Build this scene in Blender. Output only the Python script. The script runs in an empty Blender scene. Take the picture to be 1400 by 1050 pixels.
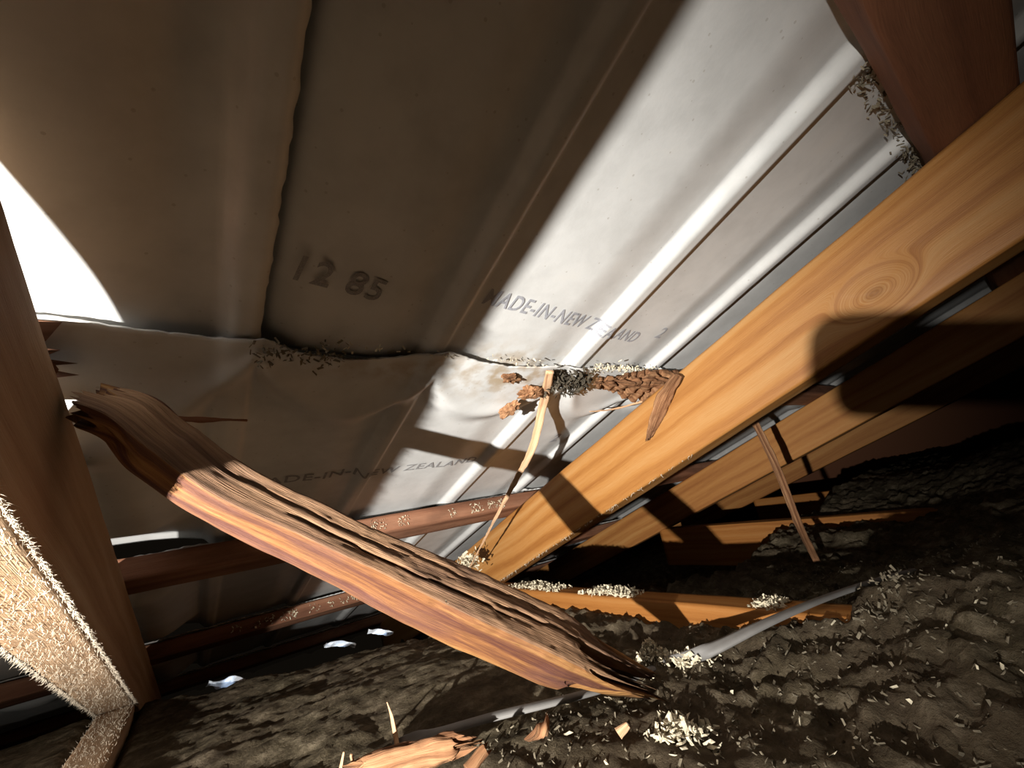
import bpy, math, random
import numpy as np
from mathutils import Matrix, Vector

# ---------------------------------------------------------------- camera frame / roof frame
F = 558.0
def nz(a):
    a = np.asarray(a, float); return a / np.linalg.norm(a)
cU = nz([260-700, 1072-525, F]); cV = np.array([1443-700, 553-525, F]); cV = nz(cV - cU*(cV@cU)); cN = np.cross(cU, cV)
PITCH = math.radians(18.5); CP, SP = math.cos(PITCH), math.sin(PITCH)
def W(u, v, n):                       # roof frame (down-slope, along battens, into the room) -> world metres
    u, v, n = np.asarray(u, float), np.asarray(v, float), np.asarray(n, float)
    return np.stack(np.broadcast_arrays(v, CP*u - SP*n, -SP*u - CP*n), -1)
def ray(x, y):                        # direction of a sight line, in the roof frame
    d = np.array([x-700, y-525, F]); return np.array([d@cU, d@cV, d@cN])
def on_v(x, y, v): c = ray(x, y); return W(*(c*v/c[1]))
def on_n(x, y, n): c = ray(x, y); return W(*(c*n/c[2]))
def on_z(x, y, z): c = W(*ray(x, y)); return c*z/c[2]
def at_t(x, y, t): return W(*(nz(ray(x, y))*t))
D = 0.23                              # distance from the viewpoint to the tiles

scene = bpy.context.scene
cam_d = bpy.data.cameras.new('camera'); cam = bpy.data.objects.new('camera', cam_d)
scene.collection.objects.link(cam); scene.camera = cam
right = W(cU[0], cV[0], cN[0]); up = -W(cU[1], cV[1], cN[1]); back = -W(cU[2], cV[2], cN[2])
M = Matrix.Identity(4)
for i, a in enumerate((right, up, back)):
    for k in range(3): M[k][i] = a[k]
cam.matrix_world = M
cam_d.sensor_width = 36; cam_d.lens = 36*F/1400; cam_d.clip_start = 0.005; cam_d.clip_end = 50

# world: faint warm spill light inside the loft
wd = bpy.data.worlds.new('world'); scene.world = wd; wd.use_nodes = True
bg = wd.node_tree.nodes['Background']; bg.inputs[0].default_value = (1.0, 0.78, 0.54, 1); bg.inputs[1].default_value = 0.004

def spot(name, loc, target, energy, color, size, cone, blend):
    l = bpy.data.lights.new(name, 'SPOT'); l.energy = energy; l.color = color; l.shadow_soft_size = size
    l.spot_size = math.radians(cone); l.spot_blend = blend
    o = bpy.data.objects.new(name, l); scene.collection.objects.link(o)
    o.location = loc; o.rotation_euler = (Vector(target)-Vector(loc)).to_track_quat('-Z', 'Y').to_euler()
    return o
LAMP = W(-.0325, -.5036, .0918)
spot('torch', LAMP, LAMP+W(.50, .78, -.38), 108, (1.0, .975, .92), .006, 76, 1.0)
spot('torch_spill', LAMP, LAMP+W(.50, .78, -.30), 4.6, (1.0, .95, .86), .006, 165, .5)

scene.view_settings.view_transform = 'Standard'; scene.view_settings.look = 'None'
scene.view_settings.exposure = 0.0; scene.view_settings.gamma = 1.0; scene.view_settings.use_curve_mapping = False
scene.cycles.max_bounces = 8; scene.cycles.diffuse_bounces = 2

rng = np.random.RandomState(7); random.seed(7)

# ---------------------------------------------------------------- noise
_g = rng.uniform(-1, 1, (64, 64, 64))
def vnoise(p):
    p = np.asarray(p, float); i = np.floor(p).astype(int); f = p-i; f = f*f*(3-2*f); i &= 63; j = (i+1) & 63
    def g(a, b, c): return _g[a, b, c]
    x0, y0, z0 = i[..., 0], i[..., 1], i[..., 2]; x1, y1, z1 = j[..., 0], j[..., 1], j[..., 2]
    fx, fy, fz = f[..., 0], f[..., 1], f[..., 2]
    l = lambda a, b, t: a+(b-a)*t
    return l(l(l(g(x0, y0, z0), g(x1, y0, z0), fx), l(g(x0, y1, z0), g(x1, y1, z0), fx), fy),
             l(l(g(x0, y0, z1), g(x1, y0, z1), fx), l(g(x0, y1, z1), g(x1, y1, z1), fx), fy), fz)
def fbm(p, o=4):
    s = 0; a = 1.
    for k in range(o): s = s + a*vnoise(np.asarray(p)*2**k + 17.3*k); a *= .5
    return s
def sst(a, b, x): t = np.clip((x-a)/(b-a), 0, 1); return t*t*(3-2*t)

# ---------------------------------------------------------------- mesh + tagging helpers
def link(o, parent=None):
    scene.collection.objects.link(o)
    if parent is not None:
        o.parent = parent; o.matrix_basis = parent.matrix_basis.inverted() @ o.matrix_basis if parent.parent is None else \
            (parent.parent.matrix_basis @ parent.matrix_basis).inverted() @ o.matrix_basis
    return o
def mk(name, v, f, mat, parent=None, uv=None, smooth=True, origin=None):
    v = np.asarray(v, float)
    if origin is None: origin = (v.min(0)+v.max(0))/2; origin[2] = v[:, 2].min()
    me = bpy.data.meshes.new(name)
    f = [tuple(int(i) for i in q) for q in f]
    me.from_pydata((v-origin).tolist(), [], f)
    if uv is not None:
        ul = me.uv_layers.new(name='UVMap'); idx = np.empty(len(me.loops), int); me.loops.foreach_get('vertex_index', idx)
        ul.data.foreach_set('uv', np.asarray(uv, float)[idx].ravel())
    if smooth: me.polygons.foreach_set('use_smooth', [True]*len(me.polygons))
    if isinstance(mat, (list, tuple)):
        for m_ in mat: me.materials.append(m_)
    else: me.materials.append(mat)
    me.update()
    o = bpy.data.objects.new(name, me); o.location = origin
    o.matrix_basis = Matrix.Translation(Vector(origin))
    return link(o, parent)
def tag(o, label=None, cat=None, group=None, kind=None):
    if label: o['label'] = label
    if cat: o['category'] = cat
    if group: o['group'] = group
    if kind: o['kind'] = kind
    return o
def empty(name, loc):
    o = bpy.data.objects.new(name, None); o.empty_display_size = .02
    o.matrix_basis = Matrix.Translation(Vector(loc)); scene.collection.objects.link(o); return o

def grid_faces(nu, nv, close=False, off=0):
    q = []
    for i in range(nu-1):
        for j in range(nv if close else nv-1):
            a = i*nv+j; b = i*nv+(j+1) % nv
            q.append((off+a, off+b, off+b+nv, off+a+nv))
    return q

def rod(name, path, wd_, ht, side, mat, segs=60, per=6, bev=.12, amp=.0, fr=(10, 80), parent=None,
        end0=(0, 0), end1=(0, 0), disp=None, rag=(0, 0), ragf=300, seed=0., curve=False, ret=False):
    """a bar of rectangular section along a path: wd_ across 'side', ht across the other way; rag = splintered ends"""
    P = np.array([np.asarray(p, float) for p in path]); n = len(P)
    L = np.r_[0, np.cumsum(np.linalg.norm(np.diff(P, axis=0), axis=1))]
    s = np.linspace(0, L[-1], segs)
    if curve and n > 2:                       # smooth through the points
        m = np.gradient(P, L, axis=0); C = []
        for x in s:
            k = min(np.searchsorted(L, x, side='right')-1, n-2); h = L[k+1]-L[k]; t = (x-L[k])/h
            C.append((2*t**3-3*t**2+1)*P[k]+(t**3-2*t**2+t)*h*m[k]+(-2*t**3+3*t**2)*P[k+1]+(t**3-t**2)*h*m[k+1])
        C = np.array(C)
    else: C = np.stack([np.interp(s, L, P[:, k]) for k in range(3)], 1)
    T = np.gradient(C, axis=0); T /= np.linalg.norm(T, axis=1)[:, None]
    side = nz(side); S = side - T*(T@side)[:, None]; S /= np.linalg.norm(S, axis=1)[:, None]; B = np.cross(T, S)
    tt = s/L[-1]
    def arr(a):
        return np.interp(tt, np.linspace(0, 1, len(a)), a) if np.ndim(a) else np.full(segs, float(a))
    w, h = arr(wd_), arr(ht)
    # ring: rectangle with bevelled corners, 'per' points on each side
    pts = []
    e = np.linspace(-1+bev, 1-bev, per)
    for k in range(4):
        for x in e:
            pts.append({0: (x, -1), 1: (1, x), 2: (-x, 1), 3: (-1, -x)}[k])
    R = np.array(pts); nr = len(R)
    a, b = R[:, 0][None]*w[:, None]/2, R[:, 1][None]*h[:, None]/2
    ring0 = np.stack([R[:, 0]*w.max()/2, R[:, 1]*h.max()/2], 1)
    per_ = np.r_[0, np.cumsum(np.linalg.norm(np.diff(ring0, axis=0), axis=1))]
    q = np.stack(np.broadcast_arrays(s[:, None]*fr[0], R[:, 0][None]*w.max()/2*fr[1]+seed, R[:, 1][None]*h.max()/2*fr[1]+seed*.7), -1)
    d = amp*fbm(q, 3)
    if disp is not None: d = d + disp(s[:, None]+0*a, R[:, 0][None]+0*a, R[:, 1][None]+0*a)
    rn_ = R/np.linalg.norm(R, axis=1)[:, None]
    a = a + d*rn_[:, 0][None]; b = b + d*rn_[:, 1][None]
    # sliding of the ends along the axis: slope + ragged
    sl0 = end0[0]*a/1.0 + end0[1]*b; sl1 = end1[0]*a + end1[1]*b
    rq = np.stack(np.broadcast_arrays(0*a+seed, R[:, 0][None]*w.max()/2*ragf+0*a, R[:, 1][None]*h.max()/2*ragf+0*a), -1)
    rr = np.abs(vnoise(rq))+.5*np.abs(vnoise(rq*3.1))
    k0 = (1-sst(0, .25, tt))[:, None]; k1 = sst(.75, 1, tt)[:, None]
    if end0 != (0, 0) or end1 != (0, 0): k0 = (1-tt)[:, None]; k1 = tt[:, None]
    dx = k0*(sl0+rag[0]*rr) + k1*(sl1-rag[1]*np.abs(vnoise(rq+5)*1.5))
    X = C[:, None]+S[:, None]*a[..., None]+B[:, None]*b[..., None]+T[:, None]*dx[..., None]
    V_ = X.reshape(-1, 3); uv = np.stack([(s[:, None]+dx).ravel(), np.broadcast_to(per_, (segs, nr)).ravel()+seed*.013], 1)
    Fq = grid_faces(segs, nr, True)
    # caps: fan about a centre point
    c0 = len(V_); V_ = np.vstack([V_, X[0].mean(0), X[-1].mean(0)]); uv = np.vstack([uv, uv[0], uv[(segs-1)*nr]])
    for j in range(nr):
        Fq.append((c0, (j+1) % nr, j)); o_ = (segs-1)*nr; Fq.append((c0+1, o_+j, o_+(j+1) % nr))
    if ret: return V_, Fq, uv
    return mk(name, V_, Fq, mat, parent, uv, smooth=True)

# ---------------------------------------------------------------- materials
class NT:
    def __init__(s, name):
        s.m = bpy.data.materials.new(name); s.m.use_nodes = True; s.t = s.m.node_tree; s.n = s.t.nodes; s.l = s.t.links
        s.b = s.n['Principled BSDF']
    def node(s, ty, ins=None, **kw):
        q = s.n.new(ty)
        for k, v in kw.items(): setattr(q, k, v)
        for k, v in (ins or {}).items():
            if isinstance(v, bpy.types.NodeSocket): s.l.new(v, q.inputs[k])
            else: q.inputs[k].default_value = v
        return q
    def math(s, op, a, b=0., c=None):
        q = s.node('ShaderNodeMath', {0: a, 1: b}, operation=op)
        if c is not None:
            if isinstance(c, bpy.types.NodeSocket): s.l.new(c, q.inputs[2])
            else: q.inputs[2].default_value = c
        return q.outputs[0]
    def ramp(s, f, stops):
        q = s.node('ShaderNodeValToRGB', {0: f}); e = q.color_ramp.elements
        while len(e) < len(stops): e.new(.5)
        for k, (p, c) in enumerate(stops): e[k].position = p; e[k].color = (*c, 1)
        return q.outputs[0]
    def mix(s, f, a, b, mode='MIX'):
        q = s.n.new('ShaderNodeMix'); q.data_type = 'RGBA'; q.blend_type = mode
        for i, v in ((0, f), (6, a), (7, b)):
            if isinstance(v, bpy.types.NodeSocket): s.l.new(v, q.inputs[i])
            else: q.inputs[i].default_value = (*v, 1) if i and len(v) == 3 else v
        return q.outputs[2]
    def out(s, col, rough=.6, bump=None, bs=.3, bd=.001, spec=.4):
        for k, v in (('Base Color', col), ('Roughness', rough), ('Specular IOR Level', spec)):
            if isinstance(v, bpy.types.NodeSocket): s.l.new(v, s.b.inputs[k])
            else: s.b.inputs[k].default_value = (*v, 1) if k == 'Base Color' else v
        if bump is not None:
            q = s.node('ShaderNodeBump', {'Height': bump, 'Strength': bs, 'Distance': bd}); s.l.new(q.outputs[0], s.b.inputs['Normal'])
        return s.m

def wood(name, dark, mid, light, fr=90, knots=(), bump=.4, rough=.65, mottled=0., blotch=None, bands=.5):
    t = NT(name); uv = t.node('ShaderNodeUVMap').outputs[0]
    sep = t.node('ShaderNodeSeparateXYZ', {0: uv}); x, y = sep.outputs[0], sep.outputs[1]
    rnd = t.node('ShaderNodeObjectInfo').outputs['Random']
    wob = t.node('ShaderNodeTexNoise', {'Vector': t.node('ShaderNodeCombineXYZ', {0: t.math('MULTIPLY', x, 4.), 1: t.math('MULTIPLY', y, 9.), 2: t.math('MULTIPLY', rnd, 9.)}).outputs[0], 'Scale': 1., 'Detail': 2.}).outputs[0]
    yy = t.math('ADD', y, t.math('MULTIPLY', t.math('SUBTRACT', wob, .5), .022))
    kdark = 0.
    for (kx, ky, kr) in knots:
        dx = t.math('MULTIPLY', t.math('SUBTRACT', x, kx), .6); dy = t.math('SUBTRACT', y, ky)
        r = t.math('SQRT', t.math('ADD', t.math('MULTIPLY', dx, dx), t.math('MULTIPLY', dy, dy)))
        wgt = t.math('POWER', 2.718, t.math('MULTIPLY', t.math('MULTIPLY', r, r), -1./(kr*kr*3)))
        yy = t.math('ADD', t.math('MULTIPLY', yy, t.math('SUBTRACT', 1., wgt)), t.math('MULTIPLY', t.math('ADD', r, ky+.4), wgt))
        core = t.node('ShaderNodeMapRange', {0: r, 1: kr*.25, 2: kr*1.1, 3: 1., 4: 0.}).outputs[0]
        kdark = t.math('MAXIMUM', kdark, core)
    g = t.node('ShaderNodeTexNoise', {'Vector': t.node('ShaderNodeCombineXYZ', {0: t.math('MULTIPLY', x, 1.5), 1: t.math('MULTIPLY', yy, fr), 2: t.math('MULTIPLY', rnd, 30.)}).outputs[0], 'Scale': 1., 'Detail': 2.5, 'Roughness': .55}).outputs[0]
    fine = t.node('ShaderNodeTexNoise', {'Vector': t.node('ShaderNodeCombineXYZ', {0: t.math('MULTIPLY', x, 45.), 1: t.math('MULTIPLY', yy, 1400.), 2: 0.}).outputs[0], 'Scale': 1., 'Detail': 3.}).outputs[0]
    big = t.node('ShaderNodeTexNoise', {'Vector': t.node('ShaderNodeCombineXYZ', {0: t.math('MULTIPLY', x, 14.), 1: t.math('MULTIPLY', y, 30.), 2: t.math('MULTIPLY', rnd, 50.)}).outputs[0], 'Scale': 1., 'Detail': 4.}).outputs[0]
    f = t.math('ADD', t.math('MULTIPLY', g, 1-.25), t.math('MULTIPLY', fine, .25))
    c = t.ramp(f, [(.5-.28*bands-.02, dark), (.5, mid), (.5+.28*bands+.02, light)])
    if knots: c = t.mix(t.math('MULTIPLY', kdark, .45), c, tuple(a*.6 for a in dark))
    if mottled: c = t.mix(t.math('MULTIPLY', t.ramp(big, [(.45, (0, 0, 0)), (.65, (1, 1, 1))]), mottled), c, blotch or tuple(a*.4 for a in dark))
    return t.out(c, rough, t.math('ADD', fine, t.math('MULTIPLY', g, .5)), bump, .0012, .3)

_k = ray(1185, 392); _k = _k*.47/_k[1]; KX, KY = _k[0]+1.0, .131+(-.104-_k[2])
m_rafter = wood('pine_rafter', (0.257, 0.098, 0.022), (0.359, 0.160, 0.043), (0.406, 0.211, 0.074), 70, knots=((KX, KY, .0065), (1.93, .165, .004)), bump=.25, rough=.5)
m_rafter2 = wood('pine_rafter_far', (.27, .10, .025), (.38, .165, .045), (.44, .22, .07), 60, bump=.2)
m_leftraf = wood('rough_sawn_pine', (0.289, 0.162, 0.085), (0.391, 0.246, 0.140), (0.468, 0.323, 0.204), 70, bump=.7, rough=.8)
m_batten = wood('aged_batten_wood', (.16, .065, .035), (.25, .11, .06), (.34, .17, .10), 60, bump=.5, rough=.75, mottled=.4)
m_broken = wood('broken_batten_wood', (.10, .035, .022), (.24, .10, .036), (.40, .205, .07), 85, bump=1.0, rough=.7, mottled=.45, blotch=(.13, .06, .05), bands=.30)
m_brokentop = wood('weathered_batten_face', (.12, .06, .033), (.29, .16, .085), (.44, .26, .15), 160, bump=1., rough=.85, mottled=.55, blotch=(.10, .055, .04))
m_rot = wood('rotten_wood', (.15, .06, .025), (.31, .15, .07), (.47, .26, .13), 200, bump=1., rough=.85, mottled=.5)
m_splinter = wood('splinter_wood', (.42, .22, .12), (.60, .36, .20), (.72, .48, .30), 260, bump=.5, rough=.8)
m_joist = wood('orange_joist_wood', (0.232, 0.080, 0.014), (0.320, 0.124, 0.026), (0.360, 0.160, 0.044), 90, bump=.3, rough=.7)
m_dkwood = wood('dark_stained_wood', (.13, .05, .025), (.21, .085, .042), (.28, .125, .06), 40, bump=.4, rough=.8)
m_grey = wood('grey_dusty_wood', (.20, .16, .13), (.28, .23, .19), (.36, .31, .26), 90, bump=.3, rough=.9)

def tile_mat():
    t = NT('pale_coated_steel'); co = t.node('ShaderNodeTexCoord').outputs['Object']
    a = t.node('ShaderNodeTexNoise', {'Vector': co, 'Scale': 26., 'Detail': 5., 'Roughness': .6}).outputs[0]
    b = t.node('ShaderNodeTexNoise', {'Vector': co, 'Scale': 420., 'Detail': 2.}).outputs[0]
    c = t.ramp(a, [(.30, (.56, .555, .54)), (.6, (.66, .655, .64)), (.8, (.68, .665, .635))])
    sp = t.node('ShaderNodeTexVoronoi', {'Vector': co, 'Scale': 95., 'Randomness': 1.}).outputs[0]
    c = t.mix(t.math('MULTIPLY', t.math('LESS_THAN', sp, .085), .5), c, (.40, .37, .33))
    rust = t.node('ShaderNodeAttribute', attribute_name='stain').outputs['Fac']
    rn_ = t.node('ShaderNodeTexNoise', {'Vector': co, 'Scale': 60., 'Detail': 5.}).outputs[0]
    rf = t.math('MULTIPLY', rust, t.ramp(rn_, [(.42, (0, 0, 0)), (.62, (1, 1, 1))]))
    c = t.mix(t.math('MULTIPLY', rf, .8), c, (.36, .25, .13))
    return t.out(c, .38, t.math('ADD', b, t.math('MULTIPLY', a, 2.)), .05, .001, .45)
m_tile = tile_mat()
def plain(name, c, rough=.6, sc=200., amp=.25, metal=0., spec=.4, bump=.3):
    t = NT(name); co = t.node('ShaderNodeTexCoord').outputs['Object']
    a = t.node('ShaderNodeTexNoise', {'Vector': co, 'Scale': sc, 'Detail': 4.}).outputs[0]
    col = t.ramp(a, [(.3, tuple(x*(1-amp) for x in c)), (.7, tuple(min(1, x*(1+amp)) for x in c))])
    t.b.inputs['Metallic'].default_value = metal
    return t.out(col, rough, a, bump, .001, spec)
m_ink = plain('grey_stencil_ink', (.13, .13, .15), .7, 1500., .5)
m_ink3 = plain('shade_dark_stencil_ink', (.30, .29, .29), .7, 1500., .35)  # ink copy toned darker for lettering lying in shade
m_ink2 = plain('faded_stencil_ink', (.36, .36, .39), .7, 1500., .3)
m_flake = plain('pale_chips', (.66, .58, .42), .7, 300., .35)
m_flake2 = plain('grey_fluff_flakes', (.17, .14, .095), .8, 200., .4)
m_nest_shade = plain('shadow_toned_nest', (.06, .048, .032), .95, 250., .5)  # near black: shadow put into the debris colour
m_cable = plain('grey_cable_sheath', (.18, .17, .16), .6, 60., .1)
m_gap_patch = plain('gap_patch_sheet', (.75, .8, .88), .35, 40., .1, metal=.3)  # sheet for the patches that imitate bright gaps in the eaves
m_black = plain('black_glass', (.01, .01, .012), .15, 10., .1)
m_plaster = plain('plasterboard', (.35, .32, .28), .9, 20., .1)
m_fibre = plain('raised_wood_fibre', (0.595, 0.501, 0.383), .8, 200., .15)
def insul_mat():
    t = NT('brown_loose_insulation'); co = t.node('ShaderNodeTexCoord').outputs['Object']
    a = t.node('ShaderNodeTexNoise', {'Vector': co, 'Scale': 45., 'Detail': 8., 'Roughness': .7}).outputs[0]
    b = t.node('ShaderNodeTexNoise', {'Vector': co, 'Scale': 11., 'Detail': 3.}).outputs[0]
    c = t.ramp(a, [(.3, (.026, .019, .011)), (.5, (.085, .066, .040)), (.68, (.22, .178, .120))])
    c = t.mix(t.ramp(b, [(.4, (0, 0, 0)), (.65, (.5, .5, .5))]), c, (.085, .060, .040))
    return t.out(c, .95, a, 1., .008, .1)
m_ins = insul_mat()

# ---------------------------------------------------------------- setting: roof of pressed tiles
B_ = [-4.0, -3.3, -2.6, -1.95, -1.3, -.6, .13, .76, 1.57, 2.2, 2.85, 3.6, 4.25, 5.0, 5.65, 6.4, 7.1, 7.8, 8.5, 9.3, 10., 10.7, 11.4, 12.2, 13., 13.8]
Bn = np.array(B_)
HEADS = [-5.6, -3.9, -2.15, -.50, 1.05, 2.71, 4.64, 6.52, 8.4]          # up-slope edge of each course, in D
def tile_n(row, u, v):
    """height (in D) of a course at (u, v) in D; less negative is closer to the room"""
    k = np.clip(np.searchsorted(Bn, v, side='right')-1, 0, len(Bn)-2); t = (v-Bn[k])/(Bn[k+1]-Bn[k])
    flat = -.010*np.sin(np.pi*np.clip(t/.8, 0, 1))
    dip = -.022*sst(.55, .82, t)*(1-sst(.84, .89, t))
    roll = (.016*sst(.865, .92, t))*(1-sst(.975, 1.0, t))
    prof = flat+dip+roll
    h = HEADS[row]; uu = u-h
    edge = .10+.32*np.sin(np.pi*np.clip(t, 0, 1))**.8+.03*np.sin(v*5+row)
    if row <= 3: edge = .02+0*edge
    s = sst(edge, edge+.16, uu)
    base = -1.012-.006*uu
    head = -.985-.004*np.sin(v*4.)
    lip = .012*np.exp(-((uu-edge-.0)/.06)**2)
    z = head*(1-s)+(base+prof)*s+prof*.25*(1-s)+lip
    if row == 3: z = z+np.clip(.012+.165*(1.05-u), 0, .14)*sst(.0, -.32, v)      # left sheet sits pushed down over the near rafter
    if row in (4, 5, 6):
        z = z+(np.clip(.40*(HEADS[row+1]-u)-.07, -.07, .14)*sst(.15, -.22, v))*sst(.15, .55, uu)
    return z
roof = empty('ceiling', W(.4, .3, -.25)); tag(roof, 'pale grey underside of a pressed steel tile roof', kind='structure')
tiles = {}
def make_tile(row, v0, v1, fine=True, off=0.):
    u0 = HEADS[row]; u1 = HEADS[row+1]+.10
    du = .0045 if fine else .016; dv = .0022 if fine else .008
    nu = int((u1-u0)*D/du)+2; nv = int((v1-v0)*D/dv)+2
    u = np.linspace(u0, u1, nu); v = np.linspace(v0, v1, nv)
    Ug, Vg = np.meshgrid(u, v, indexing='ij')
    n = tile_n(row, Ug, Vg)
    # free edges are a little wavy and chipped
    ue = np.zeros_like(Ug)
    jag = .030*vnoise(np.stack([Vg*1.7, 0*Vg+row, 0*Vg], -1))+.009*vnoise(np.stack([Vg*60, 0*Vg+row, 0*Vg], -1))
    if row == 4: jag = jag*.4+np.interp(Vg, [-1, -.3, .0, .14, .25, .4, .58, .76, .95, 1.1, 1.4, 2.2], [.0, -.01, .02, .0, .06, .075, .035, -.02, .04, .06, .03, .0])
    ue += jag*np.exp(-(Ug-u0)/.05)
    ve = .0035*fbm(np.stack([Ug*45, 0*Ug+3.3, 0*Ug+row], -1), 3)
    Vg2 = Vg+ve*np.exp(-(v1-Vg)/.02)
    if off: n = n-off*np.exp(-(Vg-v0)/.10)
    n = n - .02*np.exp(-(Vg-v0)/.03)*(1 if v0 > -3.5 else 0)
    X = W((Ug+ue)*D, Vg2*D, n*D); Y = W((Ug+ue)*D, Vg2*D, n*D-.0016)
    st = np.exp(-((Vg-1.15)/.35)**2)*np.exp(-((Ug-HEADS[4]-.12)/.14)**2) + .55*np.exp(-((Vg-.55)/.3)**2)*np.exp(-((Ug-HEADS[4]-.1)/.08)**2)
    st = st*(row in (3, 4)) + .5*np.exp(-(Ug-u0)/.05)*(fbm(np.stack([Vg*8, Ug*8, 0*Ug], -1))+.2)
    Vv = np.vstack([X.reshape(-1, 3), Y.reshape(-1, 3)]); N_ = nu*nv
    Fq = [(a, d, c, b) for a, b, c, d in grid_faces(nu, nv)] + grid_faces(nu, nv, off=N_)
    for i in range(nu-1):
        a = i*nv; Fq.append((a, a+N_, a+nv+N_, a+nv)); a = i*nv+nv-1; Fq.append((a, a+nv, a+nv+N_, a+N_))
    for j in range(nv-1):
        Fq.append((j, j+1, j+1+N_, j+N_)); a = (nu-1)*nv+j; Fq.append((a, a+N_, a+1+N_, a+1))
    o = mk('roof_tile', Vv, Fq, m_tile, roof)
    at = o.data.attributes.new('stain', 'FLOAT', 'POINT'); at.data.foreach_set('value', np.tile(np.clip(st, 0, 1).ravel(), 2).astype('f'))
    tiles[(row, v0)] = o
    return o
make_tile(3, -3.5, .13); make_tile(3, .115, 2.2, off=.06); make_tile(3, 2.19, 5.0, off=.02)
make_tile(4, -3.5, -.6); make_tile(4, -.61, 2.2, off=.02); make_tile(4, 2.19, 5.0, off=.02)
for r_ in (5, 6):
    make_tile(r_, -3.5, -.6, r_ == 5); make_tile(r_, -.61, 2.2, True, .02); make_tile(r_, 2.19, 5.0, r_ == 5, .02)
for r_ in (7,): make_tile(r_, -3.5, -.6, False); make_tile(r_, -.61, 2.2, False, .02); make_tile(r_, 2.19, 5.0, False, .02)
for r_ in (0, 1, 2): make_tile(r_, -3.5, .13, False); make_tile(r_, .115, 2.2, False); make_tile(r_, 2.19, 5.0, False, .02)
for r_ in range(0, 8): make_tile(r_, 4.99, 9.3, False, .02); make_tile(r_, 9.29, 13.5, False, .02)

# stencilled writing on the tiles (flat print that follows the sheet)
def lettering(txt, row, key, u, v, size, mat, slant=0., sx=1., rot=0., name='lettering'):
    cu = bpy.data.curves.new('tmp_txt', 'FONT'); cu.body = txt; cu.size = 1.; cu.resolution_u = 3; cu.space_character = 1.08; cu.offset = .012
    ob = bpy.data.objects.new('tmp_txt', cu); scene.collection.objects.link(ob)
    dg = bpy.context.evaluated_depsgraph_get(); dg.update()
    me = bpy.data.meshes.new_from_object(ob.evaluated_get(dg)); bpy.data.objects.remove(ob)
    import bmesh
    bm = bmesh.new(); bm.from_mesh(me)
    bmesh.ops.triangulate(bm, faces=bm.faces[:])
    for _ in range(3):
        es = [e for e in bm.edges if e.calc_length()*size*D > .004]
        if not es: break
        bmesh.ops.subdivide_edges(bm, edges=es, cuts=1); bmesh.ops.triangulate(bm, faces=[f_ for f_ in bm.faces if len(f_.verts) > 3])
    p = np.array([v_.co[:] for v_ in bm.verts]); fs = [tuple(q.index for q in f_.verts) for f_ in bm.faces]; bm.free()
    x = p[:, 0]*sx*size; y = p[:, 1]*size; x = x+slant*y
    cr, sr = math.cos(rot), math.sin(rot)
    vv = v+x*cr-y*sr; uu = u-(y*cr+x*sr)
    n = tile_n(row, uu, vv)
    P_ = W(uu*D, vv*D, n*D+.0006)
    o = mk(name, P_, fs, mat, tiles[key], smooth=False)
    return o
lettering('12 85', 3, (3, .115), .83, .165, .125, m_ink3, rot=-.16, sx=.92)
lettering('MADE-IN-NEW ZEALAND', 3, (3, .115), .80, .79, .105, m_ink2, rot=-.09, sx=.78)
lettering('2', 3, (3, 2.19) if False else (3, .115), .83, 1.90, .11, m_ink2)
lettering('MADE-IN-NEW ZEALAND', 4, (4, -.61), 2.12, .16, .10, m_ink3, rot=.0, sx=1.05)
lettering('2', 4, (4, -.61), 1.9, 1.93, .15, m_ink2)

# far walls, fascia, ceiling lining below the insulation
def slab(name, lo, hi, mat, kind='structure', label=None):
    x0, y0, z0 = lo; x1, y1, z1 = hi
    nx, ny, nz_ = 2, 2, 2
    v = [(x, y, z) for x in (x0, x1) for y in (y0, y1) for z in (z0, z1)]
    f = [(0, 1, 3, 2), (4, 6, 7, 5), (0, 4, 5, 1), (2, 3, 7, 6), (0, 2, 6, 4), (1, 5, 7, 3)]
    o = mk(name, v, f, mat, smooth=False); tag(o, label, kind=kind); return o
slab('floor', (-.82, -1.2, -.45), (3.1, 1.62, -.435), m_plaster, label='ceiling lining boards under the loose insulation')
slab('wall_right', (3.08, -1.2, -.435), (3.10, 1.6, .62), m_dkwood, label='dark gable wall at the far end of the loft')
slab('wall_front', (-.82, 1.56, -.435), (3.08, 1.58, -.40), m_dkwood, label='dark eaves fascia where the roof meets the wall')

# ---------------------------------------------------------------- rafters and joists
Vd = np.array([1., 0, 0]); Ud = W(1, 0, 0); Nd = W(0, 0, 1)
def rafter(v0, v1, n0, n1, mat, label, u0=-1.0, u1=1.50, amp=.0006, seed=0., name='rafter', group=None):
    vm, nm = (v0+v1)/2, (n0+n1)/2
    o = rod(name, [W(u0, vm, nm), W(u1, vm, nm)], abs(n1-n0), abs(v1-v0), Nd, mat, segs=160, per=8, bev=.06, amp=amp, fr=(14, 60), seed=seed)
    tag(o, label, 'rafter', group); return o
rafter(.47, .51, -.195, -.104, m_rafter, 'orange pine rafter with a large knot, crossing the picture from upper right', seed=1.)
RF = bpy.data.objects['rafter']
rafter(1.09, 1.13, -.195, -.109, m_rafter2, 'second pine rafter, half in black shadow behind the knotted one', seed=2.)
rafter(1.72, 1.76, -.195, -.109, m_rafter2, 'third rafter, farthest one, mostly lost in darkness', seed=3.)
lr = rafter(-.101, -.062, -.195, -.1125, m_leftraf, 'near left rafter, brown shaded side and furry pale sawn underside', u1=1.50, amp=.0008, seed=4.)
joists = {}
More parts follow.
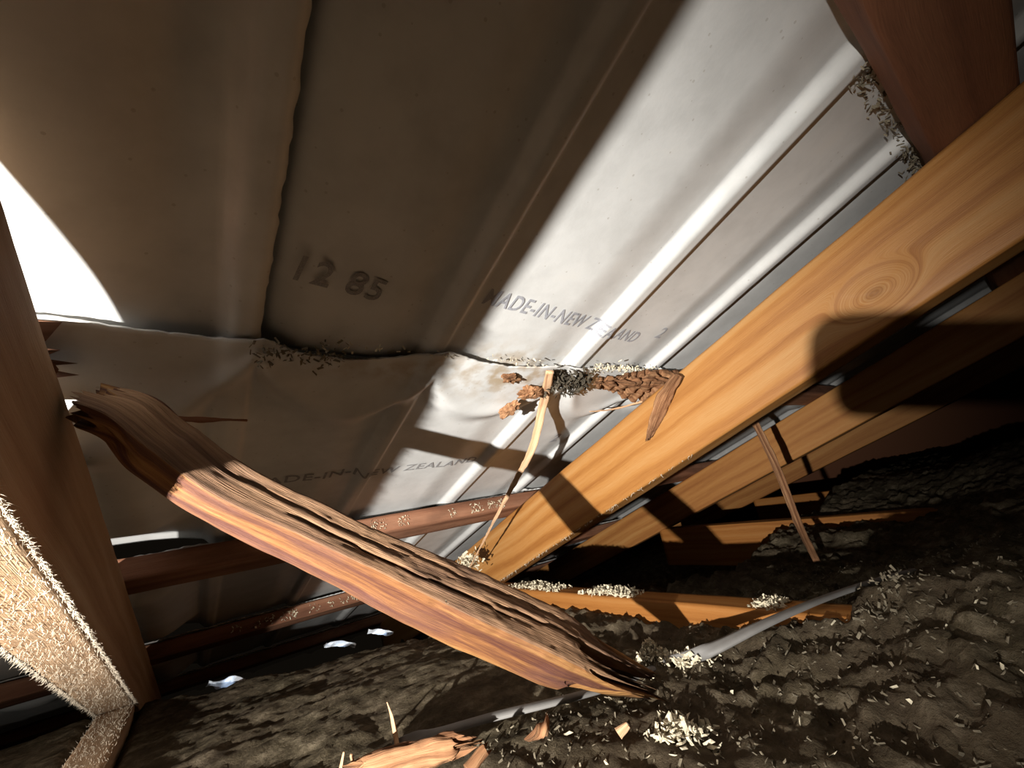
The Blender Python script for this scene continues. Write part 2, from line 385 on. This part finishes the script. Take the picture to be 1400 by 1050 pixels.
def joist(v0, v1, ztop, y1, mat, label, seed):
    vm = (v0+v1)/2
    o = rod('ceiling_joist', [(vm, -.7, ztop-.05), (vm, y1, ztop-.05)], v1-v0, .10, Vd, mat, segs=160, per=8, bev=.05, amp=.0007, fr=(14, 60), seed=seed)
    tag(o, label, 'joist'); return o
jl = joist(-.100, -.063, -.164, .845, m_leftraf, 'pale rough-sawn ceiling joist under the foot of the near left rafter', 5.)
joist(.472, .512, -.150, .80, m_joist, 'orange ceiling joist with pale chips on top, below the knotted rafter', 6.)
joist(1.092, 1.132, -.146, .80, m_joist, 'far ceiling joist with fluffy grey edge, under the second rafter', 7.)
joist(1.72, 1.76, -.146, .80, m_joist, 'farthest ceiling joist, in deep shade under the third rafter', 8.)

# ---------------------------------------------------------------- tile battens
def batten(u0, u1, v0, v1, mat, label, n0=-.965*D, n1=-.85*D, seed=0., rag=(0, 0), amp=.0008, segs=200, name='roof_batten'):
    o = rod(name, [W((u0+u1)/2*D, v0, (n0+n1)/2), W((u0+u1)/2*D, v1, (n0+n1)/2)], (u1-u0)*D, abs(n1-n0), Ud, mat, segs=segs, per=7, bev=.1, amp=amp, fr=(16, 90), seed=seed, rag=rag)
    tag(o, label, 'batten'); return o
batten(-.575, -.335, -.8, 3.0, m_dkwood, 'dark brown batten crossing the top right corner above the knotted rafter', seed=11)
batten(2.62, 2.84, -.8, 3.0, m_batten, 'brown tile batten sprinkled with pale crumbs, between left and knotted rafters', seed=12)
batten(4.56, 4.78, -.8, 3.0, m_batten, 'brown tile batten just above the dark eaves, second row down', seed=13)
batten(6.45, 6.67, -.8, 3.0, m_batten, 'lowest tile batten, seen at lower left behind the near rafter', seed=14)
batten(-2.2, -1.98, -.8, 3.0, m_dkwood, 'highest tile batten, above the top right corner', seed=15)
# broken row: stubs left and right
sl = batten(1.02, 1.22, -.8, -.056, m_batten, 'splintered left stub of the snapped batten beside the near rafter', seed=16, rag=(0, .03), amp=.0015)
def stub():
    path = [W(1.10*D, v, n) for v, n in ((.368, -.212), (.40, -.211), (.43, -.210), (.50, -.209), (.70, -.209), (3.0, -.209))]
    holes = lambda s, a, b: -.009*sst(.25, .6, vnoise(np.stack([s*140, a*2.2+3, b*2+9], -1)))*(1-sst(.12, .16, s)) + .003*fbm(np.stack([s*90, a*3, b*3+2], -1))*(1-sst(.15, .2, s))
    P = np.array(path); 
    V1, F1, uv1 = rod('', path[:5], [.004, .024, .040, .046, .048, .048, .048, .048, .048], [.003, .014, .022, .026, .026, .026, .026, .026, .026], Ud, None, segs=170, per=14, amp=.001, fr=(60, 200), disp=holes, rag=(.012, 0), ragf=180, ret=True)
    o = mk('roof_batten', V1, F1, m_rot, uv=uv1); tag(o, 'rotten right stub of the snapped batten, eaten away, against the knotted rafter', 'batten'); return o
rs = stub()
batten(1.02, 1.22, .72, 3.0, m_batten, 'sound continuation of the snapped batten row beyond the knotted rafter', seed=18)

# ---------------------------------------------------------------- the broken batten in front
A = np.array([.2795, .0087, -.1371]); Bp = np.array([.3097, .2989, .0650])
def near_line(px):
    d = nz(ray(*px)); e = nz(Bp-A); t = np.linalg.lstsq(np.array([d, -e]).T, A, rcond=None)[0]; return t[0]*d
pc = [(102, 543), (160, 565), (215, 606), (282, 657), (421, 729), (560, 796), (700, 858), (833, 918), (905, 943)]
ax = [W(*near_line(q)) for q in pc]
axd = nz(ax[-1]-ax[0]); vw = nz(-(ax[5])); vw = nz(vw-axd*(vw@axd)); q0 = np.cross(axd, vw)
if q0[2] < 0: q0 = -q0                                     # q0: up across the line of sight
ang = math.radians(40)
qs = nz(q0*math.cos(ang)-vw*math.sin(ang))               # across the top face (up and away)
def cracks(s, a, b):
    d = 0*s
    top = (b*sgn > .5)
    for (a0, s0, s1, wv) in ((.25, .0, .16, 7.), (-.35, .05, .26, 5.), (.5, .12, .30, 8.), (-.05, .20, .40, 6.)):
        c = a0+.05*np.sin(s*60+wv)+.03*np.sin(s*190)
        d = d-.0030*np.exp(-((a-c)/.05)**2)*top*sst(s0, s0+.03, s-.07)*(1-sst(s1-.05, s1, s-.07))
    rough = .6*vnoise(np.stack([s*70, a*14, b*2], -1))+.7*vnoise(np.stack([s*170, a*34, b*2], -1))
    d = d+top*rough*.0006*sst(.10, .2, s)
    return d
# section: 'a' runs across the top face, 'b' across the front face
tb = np.cross(axd, qs); sgn = 1. if tb@vw > 0 and tb[2] > 0 else (1. if tb[2] > 0 else -1.)
V_, F_, U_ = rod('', ax, np.interp(np.linspace(0, 1, 40), [0, .1, .27, .42, .58, .75, .9, 1], [.025, .030, .0275, .029, .037, .040, .034, .022]), np.interp(np.linspace(0, 1, 40), [0, .1, .27, .42, .58, .75, .9, 1], [.018, .024, .025, .031, .036, .036, .024, .010]), qs, None, segs=420, per=22, bev=.07, amp=.0011, fr=(22, 110), disp=cracks, rag=(.02, .075), ragf=170, seed=21., curve=True, ret=True)
bb = mk('broken_batten', V_, F_, [m_broken, m_brokentop], uv=U_)
nr = 88
for p in bb.data.polygons:
    j = p.vertices[0] % nr
    k = j//22
    if (k == 2 and sgn > 0) or (k == 0 and sgn < 0): p.material_index = 1
tag(bb, 'long snapped batten hanging across the middle, orange front face, rough dark top', 'batten')

# ---------------------------------------------------------------- insulation
def ins_z(x, y):
    z = -.176+0*x
    yc = np.clip(.86-.58*x, .46, .90)
    z = z+.016*np.exp(-((x-.22)/.14)**2-((y-.50)/.16)**2)
    z = z+.030*sst(.30, .05, y)*sst(.30, .45, x) + .012*sst(.24, .04, y)
    z = z+.014*sst(.80, .95, x)+.05*sst(1.0, 1.6, x)+.006*sst(.40, .46, x)*sst(.6, .5, x)*sst(.6, .2, y)
    z = z+.010*sst(.0, -.03, np.abs(x-.495)-.05)*sst(.22, .14, y)
    lump = fbm(np.stack([x*14, y*14, 0*x+2], -1), 3)*.007*(.45+.55*sst(.15, .4, x))+fbm(np.stack([x*60, y*60, 0*x+5], -1), 3)*.0046*(.45+sst(.2, .4, x))+np.abs(fbm(np.stack([x*180, y*180, 0*x+7], -1), 2))*.0028*(.4+sst(.2, .4, x))
    edge = yc+.015*fbm(np.stack([x*12, 0*x, 0*x], -1), 3)
    drop = sst(edge-.02, edge+.05, y)
    z = z+lump - .14*drop
    # keep the joist tops clear where they show
    for xa, xb, zt, ys in ((.472, .512, -.150, .17), (1.092, 1.132, -.146, .22), (-.100, -.063, -.164, .3)):
        ins = sst(.012, -.002, np.abs(x-(xa+xb)/2)-(xb-xa)/2)
        z = np.where(y > ys, np.minimum(z, z*(1-ins)+(zt-.022)*ins), z)
    return z
xs = np.r_[np.arange(-.8, -.1, .012), np.arange(-.1, .62, .0035), np.arange(.62, 1.3, .007), np.arange(1.3, 3.08, .02)]
ys = np.r_[np.arange(-1.1, -.06, .03), np.arange(-.06, .92, .0035), np.arange(.92, 1.3, .02)]
Xg, Yg = np.meshgrid(xs, ys, indexing='ij'); Zg = ins_z(Xg, Yg)
wob = fbm(np.stack([Xg*90, Yg*90, 0*Xg], -1), 2)*.0015
o = mk('loft_insulation', np.stack([Xg+wob, Yg-wob, Zg], -1).reshape(-1, 3), [(a, d, c, b) for a, b, c, d in grid_faces(len(xs), len(ys))], m_ins)
tag(o, 'lumpy brown loose-fill insulation covering the loft floor between the joists', 'insulation', kind='stuff')

# ---------------------------------------------------------------- loose chips, flakes, fibres
def chips(name, pts, size, mat, label, seed, flat=.35, parent=None, cat='debris', elong=2.2):
    r = np.random.RandomState(seed); pts = np.asarray(pts); n = len(pts)
    base = np.array([(-1, -.6, -.3), (1, -.7, -.2), (.9, .6, -.3), (-.8, .7, -.2), (-.3, -.1, .5), (.5, .1, .4)])
    fc = [(0, 3, 2, 1), (0, 1, 5, 4), (1, 2, 5), (2, 3, 4, 5), (3, 0, 4)]
    V_ = []; F_ = []
    for i in range(n):
        sz = size*r.uniform(.45, 1.25); b = base*np.array([elong*.5, .6, flat])*sz*(1+.3*r.randn(6, 3)*.5)
        q = nz(r.randn(4)); w, x, y, z = q
        R = np.array([[1-2*(y*y+z*z), 2*(x*y-z*w), 2*(x*z+y*w)], [2*(x*y+z*w), 1-2*(x*x+z*z), 2*(y*z-x*w)], [2*(x*z-y*w), 2*(y*z+x*w), 1-2*(x*x+y*y)]])
        V_.append(b@R.T+pts[i]); F_ += [tuple(k+6*i for k in f_) for f_ in fc]
    o = mk(name, np.vstack(V_), F_, mat, parent, smooth=False)
    tag(o, label, None if parent is not None else cat, kind='stuff'); return o
def scatter(cx, cy, rx, ry, n, seed, lift=.001):
    r = np.random.RandomState(seed); a = r.randn(n, 2)*.45
    x = cx+a[:, 0]*rx; y = cy+a[:, 1]*ry
    return np.stack([x, y, ins_z(x, y)+lift+r.uniform(0, .003, n)], 1)
def on_joist(px0, px1, ztop, x0, x1, n, seed, pile=.004):
    r = np.random.RandomState(seed); ya, yb = on_z(*px0, ztop)[1], on_z(*px1, ztop)[1]
    y = ya+(yb-ya)*r.beta(1.6, 1.6, n); x = r.uniform(x0, x1, n); h = pile*np.sin(np.pi*(y-ya)/(yb-ya))*r.uniform(0, 1, n)
    return np.stack([x, y, ztop+.0006+h], 1)
chips('wood_chips', on_joist((700, 800), (775, 806), -.150, .474, .51, 420, 31, .006), .0030, m_flake, 'heap of pale chips on the orange joist nearest the rafter foot', 31)
chips('wood_chips', on_joist((800, 808), (872, 816), -.150, .474, .51, 420, 32, .007), .0030, m_flake, 'second heap of pale chips farther right on the orange joist', 32)
chips('wood_chips', on_joist((1012, 836), (1062, 838), -.150, .474, .51, 160, 33, .006), .0030, m_flake, 'third small heap of pale chips on the orange joist near the cable', 33)
def blob(px, z, rx, ry, n, seed, size, label, mat=m_flake, name='chip_cluster'):
    c = on_z(*px, z); r = np.random.RandomState(seed); a = r.randn(n, 2)*.42
    x, y = c[0]+a[:, 0]*rx, c[1]+a[:, 1]*ry
    dome = .010*np.exp(-(a**2).sum(1)*2)
    return chips(name, np.stack([x, y, ins_z(x, y)+.0008+dome*r.uniform(.3, 1, n)], 1), size, mat, label, seed)
blob((890, 896), -.168, .016, .018, 560, 41, .0026, 'round clump of pale yellowish chips beside the tip of the snapped batten')
blob((945, 905), -.170, .022, .022, 300, 42, .0034, 'loose pale chips lying at the near end of the grey cable')
blob((925, 975), -.160, .022, .024, 200, 43, .0034, 'ring of bright flakes on the insulation below the cable end')
blob((1230, 850), -.150, .06, .03, 110, 44, .0024, 'scatter of grey flakes where the orange joist sinks into insulation', m_flake2)
r = np.random.RandomState(50); n = 2400
x = r.uniform(.17, .75, n); y = r.uniform(.03, .34, n)
chips('insulation_flakes', np.stack([x, y, ins_z(x, y)+.0006], 1), .0019, m_flake2, 'dull flakes scattered over the insulation at lower right', 51, cat='flakes')
x = r.uniform(.18, .62, 80); y = r.uniform(.05, .3, 80)
chips('insulation_flakes', np.stack([x, y, ins_z(x, y)+.001], 1), .0028, m_flake, 'few bright glinting flakes over the insulation at lower right', 52, cat='flakes')
# crumbs stuck on the batten
def crumbs(v0, v1, u, n_, cnt, seed, label, size=.0022, mat=m_flake):
    r = np.random.RandomState(seed); v = r.uniform(v0, v1, cnt); keep = vnoise(np.stack([v*60, 0*v, 0*v+seed], -1)) > -.15; v = v[keep]
    return v, r
v, r = crumbs(.20, .44, 0, 0, 420, 61, '')
pts = np.array([W(2.615*D-.0004, a, r.uniform(-.215, -.199)) for a in v])
chips('pale_specks', np.array([at_t(610, 822, .285), at_t(613, 825, .286), at_t(700, 850, .335)]), .0022, m_flake, 'tiny white specks on the front of the snapped batten', 64)
chips('crumbs', pts, .0015, m_flake, 'pale crumbs and droppings stuck along the brown batten left of the rafter', 61)
v, r = crumbs(.05, .44, 0, 0, 260, 62, '')
chips('crumbs', np.array([W(4.555*D-.0004, a, r.uniform(-.215, -.199)) for a in v]), .0026, m_flake, 'yellowish crumbs stuck along the second batten just above the eaves', 62)
def seam(v0, v1, cnt, seed, label, size=.0025, du=.02, mat=m_flake, u=HEADS[4], drop=.0):
    r = np.random.RandomState(seed); vv = r.uniform(v0, v1, cnt); uu = u+r.randn(cnt)*du
    return chips('seam_debris', W(uu*D, vv*D, tile_n(4 if u > 0 else 3, uu, vv)*D+.001+drop*r.uniform(0, 1, cnt)), size, mat, label, seed)
seam(.10, .38, 110, 71, 'crumbly grey debris lodged in the tile lap at the foot of the vertical joint', .0022, .03, m_flake2, HEADS[4]+.05, .005)
seam(.3, 1.4, 60, 72, 'tiny pale specks along the wavy tile lap', .0016, .012)
seam(1.5, 2.45, 170, 76, 'grey green crumbs along the dark batten at the top right corner', .0022, .022, m_flake2, -.33, .004)
seam(1.6, 2.15, 160, 73, 'pale crumbs caught on the tile lap above the rotten stub', .0022, .02)
seam(1.36, 1.62, 300, 74, 'crumbly nest debris coloured dark for the shadow under the tile lap between the splinter and the stub', .0032, .045, m_nest_shade, HEADS[4]+.10, .012)
c = on_v(640, 768, .40)
r = np.random.RandomState(75); chips('chip_cluster', W(2.55*D+r.randn(160)*.012, .445+r.randn(160)*.010, -.205+r.randn(160)*.006) if False else c+r.randn(160, 3)*np.array([.010, .010, .006]), .0042, m_flake, 'small pile of pale chips wedged at the foot of the knotted rafter', 75)

# raised fibres on the sawn underside and top of the left timbers (sub-parts)
def fibres(base, dirs, ln, wd_, mat, parent, label, seed):
    r = np.random.RandomState(seed); V_ = []; F_ = []; i = 0
    for p, d in zip(base, dirs):
        l = ln*r.uniform(.3, 1.3); s = nz(np.cross(d, r.randn(3)))*wd_*.5; s2 = nz(np.cross(d, s))*wd_*.5
        tip = p+d*l+r.randn(3)*l*.25; mid = p+d*l*.55+r.randn(3)*l*.12
        V_ += [p+s, p-s*.5+s2, p-s*.5-s2, mid+s*.7, mid-s*.4+s2*.7, mid-s*.4-s2*.7, tip]
        F_ += [(i, i+1, i+4, i+3), (i+1, i+2, i+5, i+4), (i+2, i, i+3, i+5), (i+3, i+4, i+6), (i+4, i+5, i+6), (i+5, i+3, i+6)]; i += 7
    o = mk('wood_fibres', V_, F_, mat, parent); tag(o, label, kind='stuff'); return o
r = np.random.RandomState(80); n = 5200
u = .12+.76*r.beta(1, 1.2, n); v = np.where(r.rand(n) < .5, r.uniform(-.101, -.062, n), np.where(r.rand(n) < .6, -.0625, -.1005)+r.randn(n)*.0006)
b = W(u, v, -.1127+0*u)
dd = np.array([nz(W(r.normal(.1, .6), r.normal(0, .35)+(0.6 if vv > -.065 else (-.5 if vv < -.098 else 0)), abs(r.normal(.55, .3)))) for vv in v])
fibres(b, dd, .0036, .00042, m_fibre, lr, 'furry pale raised fibres along the sawn underside', 81)
n = 150; u = r.uniform(.25, .85, n); dd = np.array([nz(W(r.normal(.3, .8), r.normal(-.3, .4), abs(r.normal(.7, .3)))) for _ in range(n)])
fibres(W(u, .4705+0*u, -.1045+0*u), dd, .0055, .0007, m_fibre, RF, 'short pale splinters along the lower edge', 83)
n = 1500; y = r.uniform(.45, .84, n); v = r.uniform(-.1, -.063, n)
dd = np.array([nz([r.normal(0, .5), r.normal(-.3, .4), abs(r.normal(.7, .3))]) for _ in range(n)])
fibres(np.stack([v, y, -.1645+0*y], 1), dd, .0032, .00045, m_fibre, jl, 'furry pale raised fibres on top of the joist', 82)

# ---------------------------------------------------------------- splinters, sticks, cable
def stick(name, path, w, h, mat, label, cat, side=(0, .3, 1), segs=60, amp=.0007, per=5, seed=0., fr=(60, 300), rag=(0, 0), parent=None):
    o = rod(name, path, w, h, side, mat, segs=segs, per=per, bev=.25, amp=amp, fr=fr, seed=seed, rag=rag, ragf=500, curve=True, parent=parent)
    if parent is None: tag(o, label, cat)
    return o
# long hanging splinter
P1 = [on_n(752, 508, -.215), on_v(741, 560, .338), on_v(728, 612, .345), on_v(706, 655, .352), on_v(682, 700, .362), on_v(660, 742, .375), on_v(641, 778, .39)]
stick('wood_splinter', P1, [.0085, .0105, .009, .0065, .0035, .0028, .0016], [.003, .0025, .002, .0018, .0014, .0012, .001], m_splinter, 'long thin pale splinter hanging from the rotten lap down to the rafter foot', 'splinter', side=right, segs=120, amp=.0008, seed=91., fr=(90, 300))
# rotten wad left of the splinter
def chunk(name, c, rad, mat, label, seed, cat='wood fragment', amp=.5, fr=180):
    n1, n2 = 26, 34; th = np.linspace(0, np.pi, n1); ph = np.linspace(0, 2*np.pi, n2, endpoint=False)
    T, Pp = np.meshgrid(th, ph, indexing='ij')
    d = np.stack([np.sin(T)*np.cos(Pp), np.sin(T)*np.sin(Pp), np.cos(T)], -1)
    k = 1+amp*fbm(d*2.2+seed, 4)
    ax_ = np.stack([np.asarray(a, float) for a in rad]); v_ = (d*k[..., None])@ax_+np.asarray(c)
    uv = np.stack([T*.02, Pp*.01], -1)
    o = mk(name, v_.reshape(-1, 3), grid_faces(n1, n2, True), mat, uv=uv.reshape(-1, 2), smooth=False); tag(o, label, cat); return o
chunk('rotten_fragment', W(1.16*D, 1.13*D, -.223), (Vd*.010, Ud*.006, Nd*.004), m_rot, 'small rust brown lump of rotten wood on the tile lap', 3.)
chunk('rotten_fragment', W(1.24*D, 1.28*D, -.218), (Vd*.013+Ud*-.002, Ud*.009, Nd*.006), m_rot, 'eaten rotten wood lump at the top left of the hanging splinter', 8.)
chunk('rotten_fragment', W(1.36*D, 1.22*D, -.214), (Vd*.006, Ud*.012+Vd*-.004, Nd*.006), m_rot, 'lower dark rotten lump left of the hanging splinter', 12.)
# flap hanging over the knotted rafter
stick('wood_flap', [on_v(926, 512, .452), on_v(908, 545, .458), on_v(896, 575, .462), on_v(884, 604, .465)], [.010, .020, .017, .005], [.006, .004, .003, .002], m_rot, 'brown torn flap hanging from the rotten stub over the knotted rafter', 'splinter', side=right, segs=70, amp=.0012, seed=93., fr=(90, 200), rag=(0, .012), per=9)
stick('wood_splinter', [on_n(878, 549, -.200), on_n(845, 558, -.203), on_n(806, 563, -.205)], [.003, .0022, .0008], [.002, .0015, .0007], m_splinter, 'short thin splinter pointing left below the rotten stub', 'splinter', seed=94.)
# left dark splinter under the tiles, in shade
stick('wood_splinter', [on_n(200, 572, -.200), on_n(260, 573, -.205), on_n(338, 574, -.213)], [.005, .004, .0015], [.003, .002, .001], m_dkwood, 'dark thin splinter in the shade right of the near rafter', 'splinter', seed=95.)
# standing sticks
stick('wood_stick', [on_z(1117, 768, -.160), on_v(1090, 712, .80), on_v(1062, 640, .80), on_v(1028, 568, .79)], [.009, .011, .012, .011], [.005, .006, .006, .005], m_rot, 'thin reddish stick leaning up behind the knotted rafter, right of the picture', 'stick', side=right, segs=80, seed=96., rag=(.0, .01))
stick('wood_stick', [on_z(545, 1040, -.166), on_v(541, 1005, .128), on_v(536, 980, .127), on_v(529, 960, .125)], [.0032, .0035, .003, .0012], [.003]*3+[.001], m_splinter, 'small pale twig standing in the insulation at the bottom edge', 'twig', side=right, seed=97.)
# rotten sticks at the bottom
def ground(px, z=-.163): return on_z(*px, z)
stick('rotten_stick', [ground((455, 1062), -.158), ground((530, 1042), -.156), ground((600, 1026), -.155), ground((668, 1012), -.157)], [.010, .016, .017, .006], [.006, .009, .009, .004], m_rot, 'orange rotten stick lying along the bottom edge below the cable', 'stick', side=(0, 0, 1), segs=110, amp=.0022, per=8, seed=98., rag=(.02, .03))
stick('wood_fragment', [ground((722, 1010), -.160), ground((740, 998), -.150), ground((748, 975), -.150)], [.005, .007, .002], [.004, .006, .002], m_rot, 'small orange torn fragment standing below the snapped batten', 'wood fragment', side=right, segs=50, amp=.002, per=7, seed=99., rag=(0, .01))
stick('wood_fragment', [ground((845, 1003), -.160), ground((858, 990), -.156)], [.006, .003], [.004, .002], m_splinter, 'tiny orange fragment on the insulation below the batten tip', 'wood fragment', side=right, segs=30, amp=.001, seed=100.)
stick('wood_fragment', [ground((640, 1056), -.158), ground((660, 1030), -.153), ground((672, 1018), -.151)], [.007, .006, .003], [.005, .004, .002], m_rot, 'brown splinter tuft at the right end of the orange rotten stick', 'wood fragment', side=right, segs=40, amp=.0015, seed=101., rag=(0, .01))
for k, (a, b_) in enumerate((((466, 1052), (470, 1028)), ((484, 1052), (480, 1032)))):
    stick('wood_sliver', [ground(a, -.160), ground(b_, -.148)], [.003, .0012], [.0025, .001], m_splinter, ['upright pale sliver at the bottom edge, left one of a pair', 'upright pale sliver at the bottom edge, right one of a pair'][k], 'splinter', side=right, segs=24, seed=102.+k)
# cable
cab = rod('electrical_cable', [ground((540, 1024), -.168), ground((575, 1010), -.158), ground((670, 981), -.157), ground((760, 959), -.158), ground((830, 940), -.166), ground((905, 910), -.172), ground((972, 888), -.157), ground((1030, 860), -.147), ground((1090, 833), -.143), ground((1150, 810), -.146), ground((1220, 788), -.150), ground((1300, 770), -.166)],
          .0115, .0045, right*0+np.array([-.3, .95, 0]), m_cable, segs=200, per=4, bev=.55, curve=True)
tag(cab, 'flat grey electrical cable snaking over the insulation and orange joist', 'cable')
# added patches standing in for outside light seen through eaves gaps
def scrap(px, z, w, h, label, seed):
    c = on_z(*px, z); r = np.random.RandomState(seed); nx, ny = 14, 7
    a, b = np.meshgrid(np.linspace(-1, 1, nx), np.linspace(-1, 1, ny), indexing='ij')
    wv = vnoise(np.stack([a*2+seed, b*2, 0*a], -1)); k = (1-.5*np.abs(a)**1.5+.25*vnoise(np.stack([a*4+seed, 0*a, 0*a], -1)))
    P_ = c+a[..., None]*w*right+(b*k)[..., None]*h*up+(wv*w*.25)[..., None]*back
    v_ = np.vstack([P_.reshape(-1, 3), (P_-back*.0008).reshape(-1, 3)]); n = nx*ny
    f_ = [(q[0], q[3], q[2], q[1]) for q in grid_faces(nx, ny)]+grid_faces(nx, ny, off=n)
    for i in range(nx-1): f_ += [(i*ny, i*ny+ny, i*ny+ny+n, i*ny+n), (i*ny+ny-1, i*ny+ny-1+n, i*ny+2*ny-1+n, i*ny+2*ny-1)]
    for j in range(ny-1): f_ += [(j, j+n, j+1+n, j+1), ((nx-1)*ny+j, (nx-1)*ny+j+1, (nx-1)*ny+j+1+n, (nx-1)*ny+j+n)]
    o = mk('light_gap_patch', v_, f_, m_gap_patch, smooth=False); tag(o, label, 'light gap'); 
    spot('gap_fill_spot', c+back*.05+up*.02, c, .13, (.62, .78, 1.), .004, 24, .6)  # added spot to brighten the patch, no real lamp here
    return o
scrap((312, 935), -.185, .030, .008, 'bluish crumpled patch standing in for a light gap in the dark eaves, largest, nearest the left rafter', 1)
scrap((465, 882), -.190, .028, .005, 'bluish sliver standing in for a light gap in the dark eaves, middle one', 2)
scrap((520, 865), -.185, .024, .005, 'bluish sliver standing in for a light gap in the dark eaves, nearest the snapped batten', 3)

# ---------------------------------------------------------------- the phone that takes the picture (its shadow falls on the rafters)
def phone():
    x0, x1, y0, y1, rr = -.0475, .100, -.0125, .047, .015      # image-space metres, y down
    pts = []
    for cx, cy, a0 in ((x1-rr, y1-rr, 0), (x0+rr, y1-rr, 90), (x0+rr, y0+rr, 180), (x1-rr, y0+rr, 270)):
        for k in range(9): a = math.radians(a0+k*90/8); pts.append((cx+rr*math.cos(a), cy+rr*math.sin(a)))
    p = np.array(pts); n = len(p)
    V_ = []
    for z, s in ((.0035, .0), (.0028, 1.), (.0105, 1.), (.0112, 0.)):
        q = p.copy(); c = p.mean(0); q = c+(q-c)*(1-(.012 if s == 0 else 0))
        V_.append(q[:, :1]*right-q[:, 1:]*up+z*back)
    F_ = grid_faces(4, n, True)+[tuple(range(n-1, -1, -1)), tuple(range(3*n, 4*n))]
    root = mk('smartphone', np.vstack(V_), F_, m_black, smooth=False); tag(root, 'black smartphone held at the viewpoint, taking the picture', 'phone')
phone()
